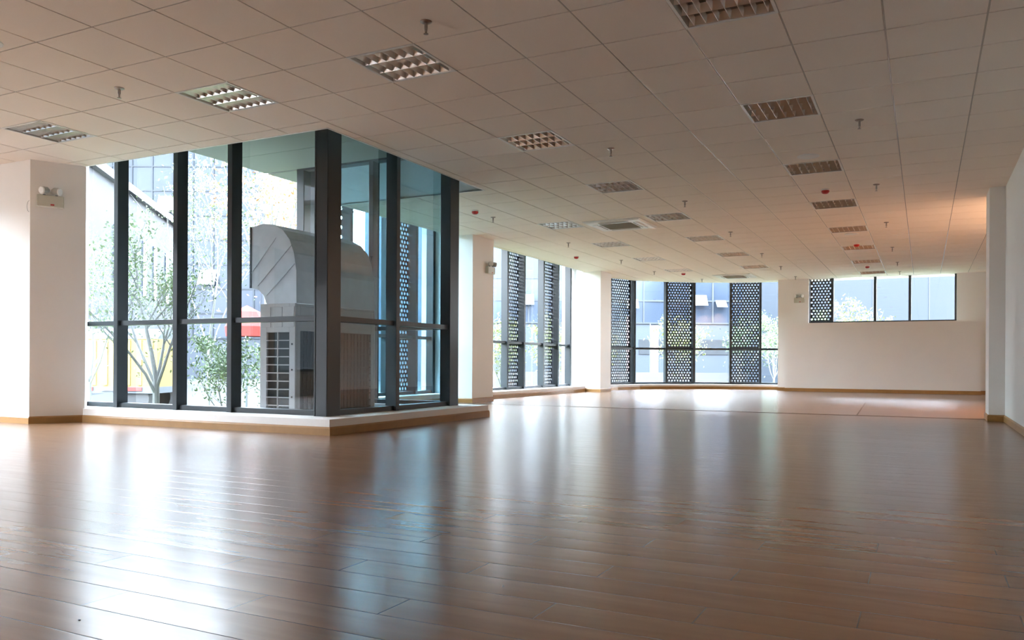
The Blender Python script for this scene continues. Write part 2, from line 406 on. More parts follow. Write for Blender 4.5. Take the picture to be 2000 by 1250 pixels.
wall('wall_pillar_right', [((6.38, 8.37, 0), (6.56, 8.95, H+0.1)), ((6.56, 8.951, 0), (7.7, 9.1, H+0.1))], 'white pilaster at the end of the right wall')
wall('wall_right_far', [((7.6, 9.1, 0), (7.8, 20.1, H+0.1))], 'far right wall hidden behind the pilaster')
wall('wall_rear', [((-6.2, -8.3, 0), (6.76, -8.1, H+0.1))], 'rear wall behind the viewer')
wall('wall_left', [((-6.25, -8.1, 0), (-6.05, 3.2, 0.5)), ((-6.25, -8.1, 0.5), (-6.05, -7.2, TOPZ)), ((-6.25, -2.7, 0.5), (-6.05, -2.3, TOPZ)), ((-6.25, 2.0, 0.5), (-6.05, 3.2, TOPZ)), ((-6.05, 3.05, 0), (-4.3, 3.2, TOPZ))], 'left wall with windows outside the view')
# back wall with its high window: upper wall set back, lower wall in front
wall('wall_back', [((2.12, 19.25, 0), (2.90, 19.90, TOPZ)), ((6.36, 19.25, 0), (7.8, 19.6, TOPZ)), ((2.90, 19.25, 0), (6.36, 19.6, 1.80)), ((2.90, 19.25, H+0.001), (6.36, 19.6, TOPZ))], 'white back wall around the high window')
wall('wall_back_lower', [((2.36, 18.86, 0), (6.86, 19.25, 1.785))], 'low white boxed wall projecting below the high window')
baseboard('baseboard_left', [[(-4.50, 2.10), PL0, PL1]])
baseboard('baseboard_middle', [[(-2.4, 8.90), (-1.48, 8.90), (-1.48, 9.68), (-2.3, 9.68)]])
baseboard('baseboard_far', [[(-1.9, 15.303), (-1.44, 15.18), (-1.44, 15.93), (-2.0, 16.2)]])
baseboard('baseboard_back', [[(2.12, 19.9), (2.12, 19.25), (2.36, 19.25), (2.36, 18.86), (6.86, 18.86), (6.86, 19.25), (7.6, 19.25)]])
baseboard('baseboard_right', [[(6.56, 8.95), (6.38, 8.95), (6.38, 8.37), (6.56, 8.37), (6.56, -8.0)]])

# kerbs under the glazing
mb = MB(); mb.prism([(-3.10, 2.58), (0.50, 2.62), (0.50, 5.85), (-2.45, 5.85), (-2.45, 5.35), (0.0, 5.35), (0.0, 3.15), (-3.78, 3.15)], 0, ZC)
struct(mb.build('trim_kerb_bay', M['plaster'], bevel=0.004), 'low white kerb carrying the glass bay')
baseboard('baseboard_bay', [[(-3.11, 2.58), (0.50, 2.62), (0.50, 5.85), (-1.95, 5.85), (-1.95, 8.90)]])
mb = MB(); mb.prism([(-2.45, 5.85), (-1.95, 5.85), (-1.95, 8.90), (-2.45, 8.90)], 0, ZC)
struct(mb.build('trim_kerb_side', M['plaster']), 'low white kerb behind the glass bay')
mb = MB(); mb.prism([(-2.50, 9.68), (-1.92, 9.68), (-1.90, 12.5), (-1.88, 15.29), (-2.50, 15.45)], 0, ZF)
struct(mb.build('trim_kerb_far', M['plaster'], bevel=0.004), 'low white kerb below the window behind the middle pillar')
baseboard('baseboard_window_side', [[(-1.92, 9.68), (-1.90, 12.5), (-1.88, 15.29)]], h=0.078)
def offset_poly(pts, d):
    out = []
    for i in range(len(pts)):
        ds = []
        if i > 0: ds.append((Vector(pts[i])-Vector(pts[i-1])).normalized())
        if i < len(pts)-1: ds.append((Vector(pts[i+1])-Vector(pts[i])).normalized())
        ns = [Vector((q.y, -q.x)) for q in ds]
        m = ns[0] if len(ns) == 1 else (ns[0]+ns[1])/ (1+ns[0].dot(ns[1]))
        out.append(tuple(Vector(pts[i])+m*d))
    return out
ARCX = [(-2.0, 16.35)]+ARC
inner = offset_poly(ARCX, 0.22); outer = offset_poly(ARCX, -0.2)
mb = MB()
for i in range(len(ARCX)-1): mb.prism([inner[i], inner[i+1], outer[i+1], outer[i]], 0, ZF)
struct(mb.build('trim_kerb_curved', M['plaster']), 'curved low white kerb below the far perforated windows')
ib = [p for p in inner if p[0] < 2.12]; last = inner[-1]; prev = ib[-1]
t_ = (2.12-prev[0])/(last[0]-prev[0]); ib.append((2.12, prev[1]+t_*(last[1]-prev[1])))
baseboard('baseboard_window_curved', [ib], h=0.078)

# ------------------------------------------------------------------ perforated sheet
def perf_mesh(w, h, name='perforated_sheet', px=0.083, pz=0.0745, r=0.0262, t=0.004):
    """staggered rows of real round holes; thin folded rim"""
    nx_ = int(w/px); nz_ = int(h/pz)
    mx_ = (w-(nx_+0.5)*px)/2; mz_ = (h-nz_*pz)/2
    v = []; f = []
    K = 10
    def sq(t_):
        c, s = math.cos(t_), math.sin(t_)
        k = min(px/2/abs(c) if abs(c) > 1e-6 else 9, pz/2/abs(s) if abs(s) > 1e-6 else 9)
        return c*k, s*k
    for j in range(nz_):
        cz = mz_+(j+.5)*pz; o = px/2 if j % 2 else 0
        for i in range(nx_):
            cxx = mx_+(i+.5)*px+o
            b = len(v)
            angs = sorted([2*PI*k/K+0.31 for k in range(K)])
            corner = math.atan2(pz, px); cors = [corner, PI-corner, PI+corner, 2*PI-corner]
            for y in (0, -t):
                for a in angs: v.append((cxx+r*math.cos(a), y, cz+r*math.sin(a)))
            for a in angs:
                q = sq(a); v.append((cxx+q[0], 0, cz+q[1]))
            for c in cors:
                q = sq(c); v.append((cxx+q[0], 0, cz+q[1]))
            for k in range(K):
                k2 = (k+1) % K
                f.append((b+k, b+k2, b+K+k2, b+K+k))
                a0 = angs[k]; a1 = angs[k2]+(2*PI if k2 == 0 else 0)
                mid = [b+3*K+ci for ci, c in enumerate(cors) if a0 < c < a1 or a0 < c+2*PI < a1]
                f.append(tuple([b+k, b+2*K+k]+mid+[b+2*K+k2, b+k2]))
        # side fillers
        x0 = mx_+o; x1 = x0+nx_*px
        for (p, q) in ((0, x0), (x1, w)):
            b = len(v); v += [(p,0,cz-pz/2),(q,0,cz-pz/2),(q,0,cz+pz/2),(p,0,cz+pz/2)]; f.append((b,b+1,b+2,b+3))
    for (p, q) in ((0, mz_), (h-mz_, h)):
        b = len(v); v += [(0,0,p),(w,0,p),(w,0,q),(0,0,q)]; f.append((b,b+1,b+2,b+3))
    # rim flanges
    m = MB(); m.v = v; m.f = f; m.m = [0]*len(f)
    m.box((0, -0.05, 0), (0.004, 0, h)); m.box((w-0.004, -0.05, 0), (w, 0, h)); m.box((0, -0.05, 0), (w, 0, 0.004)); m.box((0, -0.05, h-0.004), (w, 0, h))
    me = bpy.data.meshes.new(name); me.from_pydata(m.v, [], m.f); me.materials.append(M['perf']); me.update()
    return me
PERF = {}
def perf_panel(parent, p, u, w, z0, z1):
    k = (round(w, 2), round(z1-z0, 2))
    if k not in PERF: PERF[k] = perf_mesh(k[0], k[1])
    o = bpy.data.objects.new('perforated_screen', PERF[k]); COL.objects.link(o); o.parent = parent
    u = Vector(u).normalized()
    o.location = (p[0], p[1], z0); o.rotation_euler = (0, 0, math.atan2(u.y, u.x))
    o['label'] = 'dark perforated metal screen outside the glass'
    return o

# ------------------------------------------------------------------ glazing runs
def glazing(name, label, pts, kinds, zb, zt, ztr, mw=0.07, md=0.15, gm='glass', wide={}, rail=0.055, inside=1, tr_h=0.055, perf_out=0.02, glass_off=0.145, lastmull=True, firstmull=True):
    """pts: mullion front-face centres along the run (inside face), room on the right-hand side of the run direction"""
    base = Vector((pts[0][0], pts[0][1], 0))
    root = empty(name, base); struct(root, label)
    P = [Vector((p[0], p[1])) for p in pts]
    n = len(P)
    def d(i):
        i = min(i, n-2); return (P[i+1]-P[i]).normalized()
    def bld(m, nm, mt, bev=0):
        m.v = [(x-base.x, y-base.y, z) for x, y, z in m.v]
        return m.build(nm, mt, root, bevel=bev)
    for i in range(n):
        if (i == n-1 and not lastmull) or (i == 0 and not firstmull): continue
        u = d(i) if i < n-1 else d(n-2)
        if 0 < i < n-1: u = (d(i-1)+d(i)).normalized()
        out = Vector((-u.y, u.x))
        w = wide.get(i, mw)
        m = MB(); m.obox(P[i], u, out, (-w/2, w/2), (0, md), zb, zt)
        bld(m, 'mullion', M['frame'], 0.003)
    for i in range(n-1):
        u = d(i); out = Vector((-u.y, u.x)); L = (P[i+1]-P[i]).length
        a0 = wide.get(i, mw)/2*0.9; a1 = L-wide.get(i+1, mw)/2*0.9
        m = MB(); m.obox(P[i], u, out, (a0, a1), (0.035, md), zb, zb+rail); bld(m, 'bottom_rail', M['frame'], 0.002)
        if ztr: m = MB(); m.obox(P[i], u, out, (a0, a1), (0.035, md), ztr-tr_h/2, ztr+tr_h/2); bld(m, 'transom', M['frame'], 0.002)
        m = MB(); m.obox(P[i], u, out, (a0, a1), (0.035, md), zt-0.05, zt); bld(m, 'top_rail', M['frame'])
        zs = [(zb+rail, (ztr-tr_h/2) if ztr else zt-0.05)]
        if ztr: zs.append((ztr+tr_h/2, zt-0.05))
        for z0, z1 in zs:
            m = MB(); m.obox(P[i], u, out, (a0-0.01, a1+0.01), (glass_off-0.012, glass_off-0.004), z0-0.01, z1+0.01)
            bld(m, 'glass_pane', M[gm])
        if kinds[i] == 'P':
            q = P[i]+u*(a0-0.0)+out*(md+perf_out)
            perf_panel(root, (q.x-base.x, q.y-base.y), u, a1-a0, zb+rail, (ztr-tr_h/2) if ztr else zt-0.1)
            if ztr: perf_panel(root, (q.x-base.x, q.y-base.y), u, a1-a0, ztr+tr_h/2, zt-0.05)
    return root
ZT1 = 1.168
# front face of the bay, seen from the room
glazing('window_1', 'tall dark-framed glazing on the left face of the glass bay',
        [(-3.66, 2.95), (-3.027, 2.95), (-2.017, 2.95), (-1.172, 2.95), (0.121, 2.95)], 'GGGG', ZC, TOPZ, ZT1, wide={4: 0.001}, lastmull=False, firstmull=False)
# right face of the bay, ends in the wide end post
glazing('window_2', 'tall dark-framed glazing on the right face of the glass bay',
        [(0.207, 5.455), (0.207, 4.188), (0.207, 3.04)][::-1], 'GG', ZC, TOPZ, ZT1, wide={0: 0.10, 2: 0.215}, firstmull=False, gm='glass_teal')
mb = MB(); mb.box((0.036, 2.934, ZC), (0.207, 3.147, TOPZ)); mb.box((0.0365, 2.928, ZC), (0.055, 2.934, TOPZ)); mb.box((0.19, 2.928, ZC), (0.2065, 2.934, TOPZ))
struct(mb.build('trim_corner_post', M['frame'], bevel=0.003), 'thick dark metal corner post of the glass bay')
# third face, towards the far part of the room
glazing('window_3', 'glazing on the hidden far face of the glass bay',
        [(0.12, 5.563), (-1.10, 5.563), (-2.345, 5.563)], 'GG', ZC, TOPZ, ZT1, gm='glass_blue', wide={0: 0.1, 2: 0.13}, firstmull=False)
glazing('window_4', 'glazing with perforated screens between the bay and the middle pillar',
        [(-2.25, 5.66), (-2.25, 6.48), (-2.25, 7.48), (-2.25, 8.30), (-2.25, 8.86)], 'PGPG', ZC, TOPZ, 1.145, gm='glass_blue')
glazing('window_5', 'tall glazing with two perforated screens behind the middle pillar',
        [(-2.25, 9.76), (-2.25, 10.70), (-2.25, 11.79), (-2.25, 12.61), (-2.25, 13.63), (-2.25, 14.485), (-2.25, 15.25)], 'PGPGPG', ZF, TOPZ, 1.145, wide={6: 0.09})
glazing('window_6', 'curved run of windows with three perforated screens on the far wall',
        ARC, 'PGPGPG', ZF, TOPZ, 1.12, mw=0.06, wide={})
glazing('window_7', 'high window with one perforated screen in the back wall',
        [(2.90, 19.36), (3.48, 19.36), (4.51, 19.36), (5.317, 19.36), (6.34, 19.36)], 'PGGG', 1.80, TOPZ, None, mw=0.062, rail=0.04, wide={0: 0.03, 4: 0.045})
glazing('window_8', 'window in the left wall outside the view', [(-6.06, -7.2), (-6.06, -5.7), (-6.06, -4.2), (-6.06, -2.7)], 'GGG', 0.5, TOPZ, None)
glazing('window_9', 'second window in the left wall outside the view', [(-6.06, -2.3), (-6.06, -0.9), (-6.06, 0.6), (-6.06, 2.0)], 'GGG', 0.5, TOPZ, None)

# floor seams
mb = MB(); mb.box((-1.9, 8.70, 0), (6.38, 8.728, 0.004)); struct(mb.build('trim_floor_strip', M['seam']), 'thin dark expansion strip across the floor')
mb = MB(); mb.prism([(4.80, 8.73), (4.815, 8.73), (4.665, 13.2), (4.66, 13.2)], 0, 0.003); struct(mb.build('trim_floor_seam', M['seam']), 'thin seam running away along the far floor')

# ------------------------------------------------------------------ recessed louvre lights
def troffer():
    r = empty('recessed_ceiling_light', (0, 0, H))
    m = MB(); z = 0.10; a, b = 0.02, 0.58
    m.add([(a,a,0),(b,a,0),(b,b,0),(a,b,0),(a+.03,a+.03,z),(b-.03,a+.03,z),(b-.03,b-.03,z),(a+.03,b-.03,z)], [(0,1,5,4),(1,2,6,5),(2,3,7,6),(3,0,4,7),(4,5,6,7)])
    m.build('housing', M['alu_dull'], r)
    m = MB()
    for q in (((0.0,0.0),(0.6,0.02)), ((0.0,0.58),(0.6,0.6)), ((0,0.02),(0.02,0.58)), ((0.58,0.02),(0.6,0.58))): m.box((q[0][0],q[0][1],-0.004), (q[1][0],q[1][1],0.012))
    m.build('frame', M['white_plastic'], r)
    for k in range(3):
        y = 0.02+0.56/3*(k+.5)
        t = MB(); t.tube((0.05, y, 0.075), (0.55, y, 0.075), 0.013, n=10); t.build('tube', M['tube'], r, smooth=True)
    # curved side reflectors: an inverted V rib between the lanes
    m = MB()
    for k in range(4):
        y = 0.02+0.56/3*k; w = 0.028
        lo = y-w if k else y; hi = y+w if k < 3 else y
        m.add([(0.02,lo,0.055),(0.58,lo,0.055),(0.58,y,0.002),(0.02,y,0.002),(0.02,hi,0.055),(0.58,hi,0.055)], [(0,1,2,3),(3,2,5,4)])
    m.build('reflector', M['alu'], r)
    # cross blades, V shaped in section
    m = MB()
    for i in range(7):
        x = 0.02+0.56/7*(i+0.5)
        m.add([(x-0.011,0.02,0.050),(x-0.011,0.58,0.050),(x-0.0012,0.58,0.003),(x-0.0012,0.02,0.003),(x+0.0012,0.02,0.003),(x+0.0012,0.58,0.003),(x+0.011,0.58,0.050),(x+0.011,0.02,0.050)],
              [(0,1,2,3),(3,2,5,4),(4,5,6,7)])
    m.build('louvre_blade', M['alu'], r)
    return r
tl = {}
def tlabel(u, v):
    near = {(-4,2): 'square louvred ceiling light at the far left above the left pillar', (0,2): 'square louvred ceiling light above the left windows of the glass bay',
            (3,2): 'large square louvred ceiling light above the corner of the glass bay', (7,2): 'square louvred ceiling light cut by the top edge of the picture',
            (3,6): 'louvred ceiling light right of the glass bay, next behind the one over its corner',
            (3,10): 'louvred ceiling light in front of the nearer ceiling air conditioner', (3,14): 'louvred ceiling light just right of the nearer ceiling air conditioner',
            (3,18): 'louvred ceiling light, next beyond the one right of the air conditioner', (3,22): 'louvred ceiling light, second from the far end of the middle row',
            (3,26): 'louvred ceiling light at the far end of the middle row',
            (0,14): 'louvred ceiling light just left of the nearer ceiling air conditioner', (0,18): 'louvred ceiling light just beyond the nearer air conditioner in the left row',
            (0,22): 'louvred ceiling light, last but one of the left row', (0,26): 'faint louvred ceiling light at the far end of the left row beside a red detector',
            (7,6): 'dark louvred ceiling light, biggest complete one of the right row', (7,10): 'dark louvred ceiling light directly behind the nearer round speaker',
            (7,14): 'dark louvred ceiling light between the nearest red detector and the far speaker row', (7,18): 'louvred ceiling light just in front of the farther round speaker',
            (7,22): 'louvred ceiling light partly hidden by a red detector', (7,26): 'louvred ceiling light just in front of the farthest red detector of the right row',
            (7,30): 'pale louvred ceiling light nearest the high back window'}
    return near.get((u, v), 'louvred ceiling light behind the viewer')
proto = troffer(); index_kids(proto)
first = True
for (u, v) in TROFF:
    if v < -1: continue
    o = proto if first else copy_tree(proto); first = False
    o.location = (u*T, v*T, H)
    tag(o, tlabel(u, v), 'ceiling light', 'recessed louvred lights in the ceiling')
# backing tiles where lights sit out of view
mb = MB()
for (u, v) in TROFF:
    if v < -1: mb.box((u*T, v*T, H), (u*T+T, v*T+T, H+0.01))
drop(mb.build('blank_tile', M['tile'], ceil))

# ------------------------------------------------------------------ sprinklers
def sprinkler():
    r = empty('sprinkler', (0, 0, H))
    m = MB(); m.lathe((0,0,0), [(0.040,0.0),(0.040,-0.004),(0.030,-0.010),(0.014,-0.013)], 20); m.build('escutcheon', M['chrome'], r, smooth=True)
    m = MB(); m.lathe((0,0,0), [(0.011,-0.010),(0.011,-0.045),(0.008,-0.050),(0.006,-0.060)], 14); m.build('nozzle', M['chrome'], r, smooth=True)
    m = MB(); m.tube((0.010,0,-0.045),(0.004,0,-0.082),0.0022,n=6); m.tube((-0.010,0,-0.045),(-0.004,0,-0.082),0.0022,n=6); m.tube((0,0,-0.058),(0,0,-0.080),0.003,n=8); m.build('yoke', M['chrome'], r)
    m = MB(); m.lathe((0,0,0), [(0.016,-0.081),(0.017,-0.084),(0.006,-0.086)], 16); m.build('deflector', M['chrome'], r, smooth=True)
    return r
SPR = [(-0.325,0.92,'small pendant sprinkler above the left windows of the glass bay'),(2.684,0.922,'large pendant sprinkler at the top centre, in front of the bay corner light'),
       (2.688,4.49,'pendant sprinkler right of the second light of the middle row'),(2.66,7.58,'pendant sprinkler in the middle row, first beyond the one beside the second light'),
       (5.10,4.53,'pendant sprinkler on the right, nearest of the right line'),(5.10,7.56,'pendant sprinkler on the right, beside the nearest red detector of that row'),
       (5.10,10.62,'pendant sprinkler on the right, third of the right line'),(5.09,13.7,'pendant sprinkler on the right, fourth of the right line'),
       (5.11,16.3,'pendant sprinkler on the right, fifth of the right line near the back window'),(5.11,18.3,'tiny pendant sprinkler just before the high back window'),
       (-0.353,7.55,'pendant sprinkler above the middle pillar beside a red detector'),(-0.347,10.55,'pendant sprinkler over the side window, before the red detector there'),
       (-0.31,13.44,'pendant sprinkler over the far pillar'),(-0.30,15.88,'pendant sprinkler near the curved windows, last before the left end light'),
       (2.668,10.55,'pendant sprinkler right of the nearer ceiling air conditioner'),(2.665,13.6,'pendant sprinkler, next beyond the one right of the air conditioner'),
       (2.67,16.05,'pendant sprinkler to the right of the farther ceiling air conditioner'),(0.318,18.18,'tiny pendant sprinkler above the curved windows'),
       (2.668,18.5,'tiny pendant sprinkler just before the back wall corner')]
p0 = sprinkler(); index_kids(p0)
for i, (x, y, lb) in enumerate(SPR):
    o = p0 if i == 0 else copy_tree(p0); o.location = (x, y, H)
    tag(o, lb, 'sprinkler', 'ceiling sprinklers')

# ------------------------------------------------------------------ red detectors
def detector():
    r = empty('fire_detector', (0, 0, H))
    m = MB(); m.lathe((0,0,0), [(0.052,0),(0.052,-0.012),(0.046,-0.018)], 24); m.build('base', M['white_plastic'], r, smooth=True)
    m = MB(); m.lathe((0,0,0), [(0.050,-0.018),(0.050,-0.034),(0.040,-0.050),(0.024,-0.058),(0.010,-0.060)], 24); m.build('sensor_head', M['red'], r, smooth=True)
    return r
DET = [(-0.332,6.94,'red ceiling detector beside the end of the glass bay'),(-0.947,12.4,'red ceiling detector above the side window with perforated screens'),
       (4.494,7.6,'nearest red ceiling detector of the right row'),(4.504,12.93,'red ceiling detector in front of a light, middle of the right row'),
       (4.473,16.75,'farthest red ceiling detector of the right row'),(0.262,16.5,'red ceiling detector above the curved far windows')]
p0 = detector(); index_kids(p0)
for i, (x, y, lb) in enumerate(DET):
    o = p0 if i == 0 else copy_tree(p0); o.location = (x, y, H)
    tag(o, lb, 'detector', 'red ceiling detectors')

# ------------------------------------------------------------------ round flush speakers
def speaker():
    r = empty('ceiling_speaker', (0, 0, H))
    m = MB(); m.lathe((0,0,0), [(0.115,0),(0.115,-0.005),(0.106,-0.009),(0.098,-0.006)], 32); m.build('rim', M['white_plastic'], r, smooth=True)
    m = MB(); m.lathe((0,0,0), [(0.099,-0.003),(0.097,-0.009),(0.05,-0.012),(0.01,-0.013)], 32); m.build('grille', M['white_plastic'], r, smooth=True)
    return r
p0 = speaker(); index_kids(p0)
for i, (x, y, lb) in enumerate([(4.51,5.72,'nearer white round ceiling speaker in front of a dark light'),(4.51,11.62,'farther white round ceiling speaker behind a light of the right row'),(-0.32,-0.17,'round white ceiling speaker cut by the left edge of the picture')]):
    o = p0 if i == 0 else copy_tree(p0); o.location = (x, y, H)
    tag(o, lb, 'speaker', 'round ceiling speakers')

# ------------------------------------------------------------------ ceiling cassette air conditioners
def cassette():
    r = empty('ceiling_air_conditioner', (0, 0, H)); a = 0.475
    m = MB(); b = 0.25
    # panel: sloping outer border, flat ring with four slots
    ring = [(a, 0.0), (a, -0.010), (a-0.03, -0.028), (0.275, -0.034), (0.265, -0.030)]
    vs = []; fs = []
    for s_, z in ring: vs += [(-s_,-s_,z),(s_,-s_,z),(s_,s_,z),(-s_,s_,z)]
    for j in range(len(ring)-1):
        for i in range(4): fs.append((j*4+i, j*4+(i+1)%4, (j+1)*4+(i+1)%4, (j+1)*4+i))
    m.add(vs, fs); m.build('panel', M['white_plastic'], r)
    m = MB(); m.box((-0.265,-0.265,-0.030),(0.265,0.265,-0.020)); 
    for i in range(-9, 10): m.box((-0.26, i*0.0275-0.004, -0.034), (0.26, i*0.0275+0.004, -0.030))
    m.build('intake_grille', M['ac_grille'], r)
    for k in range(4):
        m = MB(); m.add([(-0.25,0.315,-0.036),(0.25,0.315,-0.036),(0.25,0.385,-0.046),(-0.25,0.385,-0.046),(-0.25,0.315,-0.032),(0.25,0.315,-0.032),(0.25,0.385,-0.040),(-0.25,0.385,-0.040)],
                        [(0,1,2,3),(4,5,6,7),(0,1,5,4),(1,2,6,5),(2,3,7,6),(3,0,4,7)])
        o = m.build('air_flap', M['white_plastic'], r); o.rotation_euler = (0,0,k*PI/2)
        m = MB(); m.box((-0.25,0.298,-0.0355),(0.25,0.309,-0.033)); o = m.build('slot', M['black'], r); o.rotation_euler = (0,0,k*PI/2)
    return r
p0 = cassette(); index_kids(p0)
for i, (x, y) in enumerate(ACC):
    o = p0 if i == 0 else copy_tree(p0); o.location = (x, y, H)
    tag(o, ['nearer square white ceiling air conditioner between two louvred lights', 'farther square white ceiling air conditioner above the curved windows'][i], 'air conditioner', 'ceiling cassette air conditioners')

# ------------------------------------------------------------------ emergency lights (built facing +X)
def emlight():
    r = empty('emergency_light', (0, 0, 0))
    m = MB(); m.box((0.0,-0.135,-0.065),(0.062,0.135,0.065)); m.build('case', M['cream_plastic'], r, bevel=0.006)
    m = MB(); m.box((0.062,-0.118,-0.052),(0.0635,0.118,0.052)); m.build('front_plate', M['cream_plastic'], r)
    m = MB(); m.box((0.0635,0.0,-0.050),(0.066,0.038,-0.034)); m.build('indicator', M['red'], r)
    for i in range(2):
        s_ = -1 if i == 0 else 1
        c = Vector((0.072, s_*0.062, 0.112)); d = Vector((0.55, -0.72 if i == 0 else 0.55, -0.10)).normalized()
        neck = MB(); neck.tube((0.040, s_*0.062, 0.062), (0.060, s_*0.062, 0.085), 0.014, n=12); neck.build('swivel', M['black'], r)
        h = MB(); h.tube(c-d*0.052, c-d*0.03, 0.028, 0.040, n=20); h.tube(c-d*0.03, c+d*0.035, 0.042, 0.044, n=20); hd = h.build('lamp_head', M['grey_plastic'], r, smooth=True)
        l = MB(); l.tube(c+d*0.035, c+d*0.046, 0.044, 0.036, n=20); l.build('lens', M['white_plastic'], hd, smooth=True)
    return r
p0 = emlight(); index_kids(p0)   # -27.5 degrees follows the slanted pillar face
for i, (loc, rz, lb) in enumerate([((-3.252,2.27,2.52), math.radians(-27.5), 'twin-headed emergency light on the left pillar, nearest of the three'),
                                   ((-1.48,9.50,2.40), 0, 'twin-headed emergency light on the middle pillar behind the glass bay'),
                                   ((2.67,19.25,2.41), -PI/2, 'small twin-headed emergency light on the far wall beside the high window')]):
    o = p0 if i == 0 else copy_tree(p0); o.location = loc; o.rotation_euler = (0,0,rz)
    tag(o, lb, 'emergency light', 'emergency lights')
# loose cable loop beside the first one
mb = MB(); pts = []
for i in range(15):
    t = PI*(0.5+i/14.0*1.0); pts.append(Vector((-3.352+0.045*math.cos(t)*0.9, 2.094, 2.45+0.062*math.sin(t))))
for a, b in zip(pts, pts[1:]): mb.tube(a, b, 0.0022, n=6, caps=True)
tag(mb.build('cable', M['grey_plastic']), 'thin looped cable at the edge of the left pillar below the emergency light', 'cable')

# added recessed fill lights, unseen behind the right pilaster, warming the far walls
M['lamp_on'] = mat('glowing diffuser', (0.9, 0.8, 0.7), 0.5)
bn_ = M['lamp_on'].node_tree.nodes['Principled BSDF']; bn_.inputs['Emission Color'].default_value = (1.0, 0.62, 0.38, 1); bn_.inputs['Emission Strength'].default_value = 3.0
for i, (y, lb) in enumerate([(9.7, 'added warm fill light unseen behind the right pilaster, nearest'), (10.5, 'added warm fill light unseen behind the right pilaster, middle'), (11.3, 'added warm fill light unseen behind the right pilaster, farthest')]):
    r = empty('fill_light', (7.2, y, H)); tag(r, lb, 'fill_light')
    m = MB(); m.lathe((0,0,0), [(0.055,0),(0.055,-0.006),(0.045,-0.008),(0.040,-0.004)], 24); m.build('rim', M['white_plastic'], r, smooth=True)
    m = MB(); m.lathe((0,0,0), [(0.039,-0.004),(0.030,-0.008),(0.010,-0.009)], 20); m.build('diffuser', M['lamp_on'], r, smooth=True)
    ld = bpy.data.lights.new('fill_light_lamp', 'SPOT'); ld.energy = 65; ld.color = (1.0, 0.62, 0.40); ld.spot_size = math.radians(150); ld.spot_blend = 0.6; ld.shadow_soft_size = 0.05
    lo = bpy.data.objects.new('fill_light_lamp', ld); COL.objects.link(lo); lo.parent = r; lo.location = (0, 0, -0.06)

# ------------------------------------------------------------------ crumbs on the floor
for i, (x, y, s_, lb, mt) in enumerate([(4.66,-0.72,0.010,'tiny dark crumb on the floor at centre right','seam'),(4.44,-1.32,0.010,'tiny pale wood chip on the floor below centre','white_plastic'),(3.56,-2.17,0.008,'short dark scuff chip on the floor at the lower left','seam')]):
    mb = MB(); k = 7
    vs = [(s_*math.cos(2*PI*j/k)*(0.5+0.3*((j*3) % 4)/3), s_*0.4*math.sin(2*PI*j/k)*(0.7+0.3*(j % 2)), 0) for j in range(k)]
    mb.add([(a, b, 0) for a, b, _ in vs]+[(a*0.6, b*0.6, s_*0.25) for a, b, _ in vs], [tuple(range(k-1,-1,-1)), tuple(range(k,2*k))]+[(j,(j+1)%k,k+(j+1)%k,k+j) for j in range(k)])
    o = mb.build('floor_debris', M[mt]); o.location = (x, y, 0.0); o.rotation_euler = (0,0,0.9+i); tag(o, lb, 'debris')

# ================================================================== outdoors
GZ = -0.6
mb = MB(); mb.prism([(-90,-40),(60,-40),(60,110),(-90,110)], GZ-0.2, GZ); struct(mb.build('ground', M['ground']), 'pale paved ground outside')
mb = MB(); mb.prism([(-9.5,3.6),(-3.4,3.6),(-3.4,26.0),(-9.5,26.0)], GZ+0.001, GZ+0.06)
mb.prism([(-3.4,21.8),(8.0,21.8),(8.0,26.0),(-3.4,26.0)], GZ+0.001, GZ+0.06)
struct(mb.build('trim_planting_bed', M['lawn']), 'green planting bed outside the windows')
# foundation under the room, so the floor edge is not hollow
mb = MB(); mb.prism([(-6.2,-8.2),(7.9,-8.2),(7.9,21.0),(-2.6,21.0),(-2.6,3.2),(-6.2,3.2)], GZ, -0.121); struct(mb.build('trim_foundation', M['slab']), 'concrete base of the building')

# outdoor condensing unit with sheet metal discharge hood
acu = empty('outdoor_condenser', (-1.17, 4.5, -0.12)); tag(acu, 'grey outdoor air conditioner with a big sheet metal hood inside the glass bay', 'air conditioner')
def rel(m, o):
    m.v = [(x-o.location.x, y-o.location.y, z-o.location.z) for x, y, z in m.v]; return m
X0, X1, Y0, Y1, Z0, Z1 = -1.44, -0.90, 3.70, 5.25, 0.0, 1.40
m = MB()
# end panel: frame with a 2 x 10 opening, raised top panels
gx0, gx1, gz0, gz1 = X0+0.10, X1-0.09, 0.10, 1.06
m.box((X0,Y0,Z0),(gx0,Y0+0.03,Z1)); m.box((gx1,Y0,Z0),(X1,Y0+0.03,Z1)); m.box((gx0,Y0,gz1),(gx1,Y0+0.03,Z1)); m.box((gx0,Y0,Z0),(gx1,Y0+0.03,gz0))
m.box((X0,Y0+0.03,Z0),(X1-0.06,Y0+0.05,Z1-0.01)) if False else None
m.box((X0,Y1-0.03,Z0),(X1,Y1,Z1)); m.box((X0,Y0+0.03,Z1-0.03),(X1,Y1-0.03,Z1)); m.box((X0,Y0+0.03,Z0),(X1,Y1-0.03,Z0+0.03))
for yy in (Y0+0.03, (Y0+Y1)/2, Y1-0.09): m.box((X1-0.03,yy,Z0+0.03),(X1,yy+0.06,Z1-0.03)); m.box((X0,yy,Z0+0.03),(X0+0.03,yy+0.06,Z1-0.03))
m.box((X1-0.03,Y0+0.09,1.08),(X1,Y1-0.09,Z1-0.03)); m.box((X0,Y0+0.09,1.08),(X0+0.03,Y1-0.09,Z1-0.03))
rel(m, acu).build('casing', M['ac_white'], acu, bevel=0.004)
m = MB(); w_ = (X1-X0)/3
for k in range(3): m.box((X0+k*w_+0.015, Y0-0.006, 1.12), (X0+(k+1)*w_-0.015, Y0, 1.36))
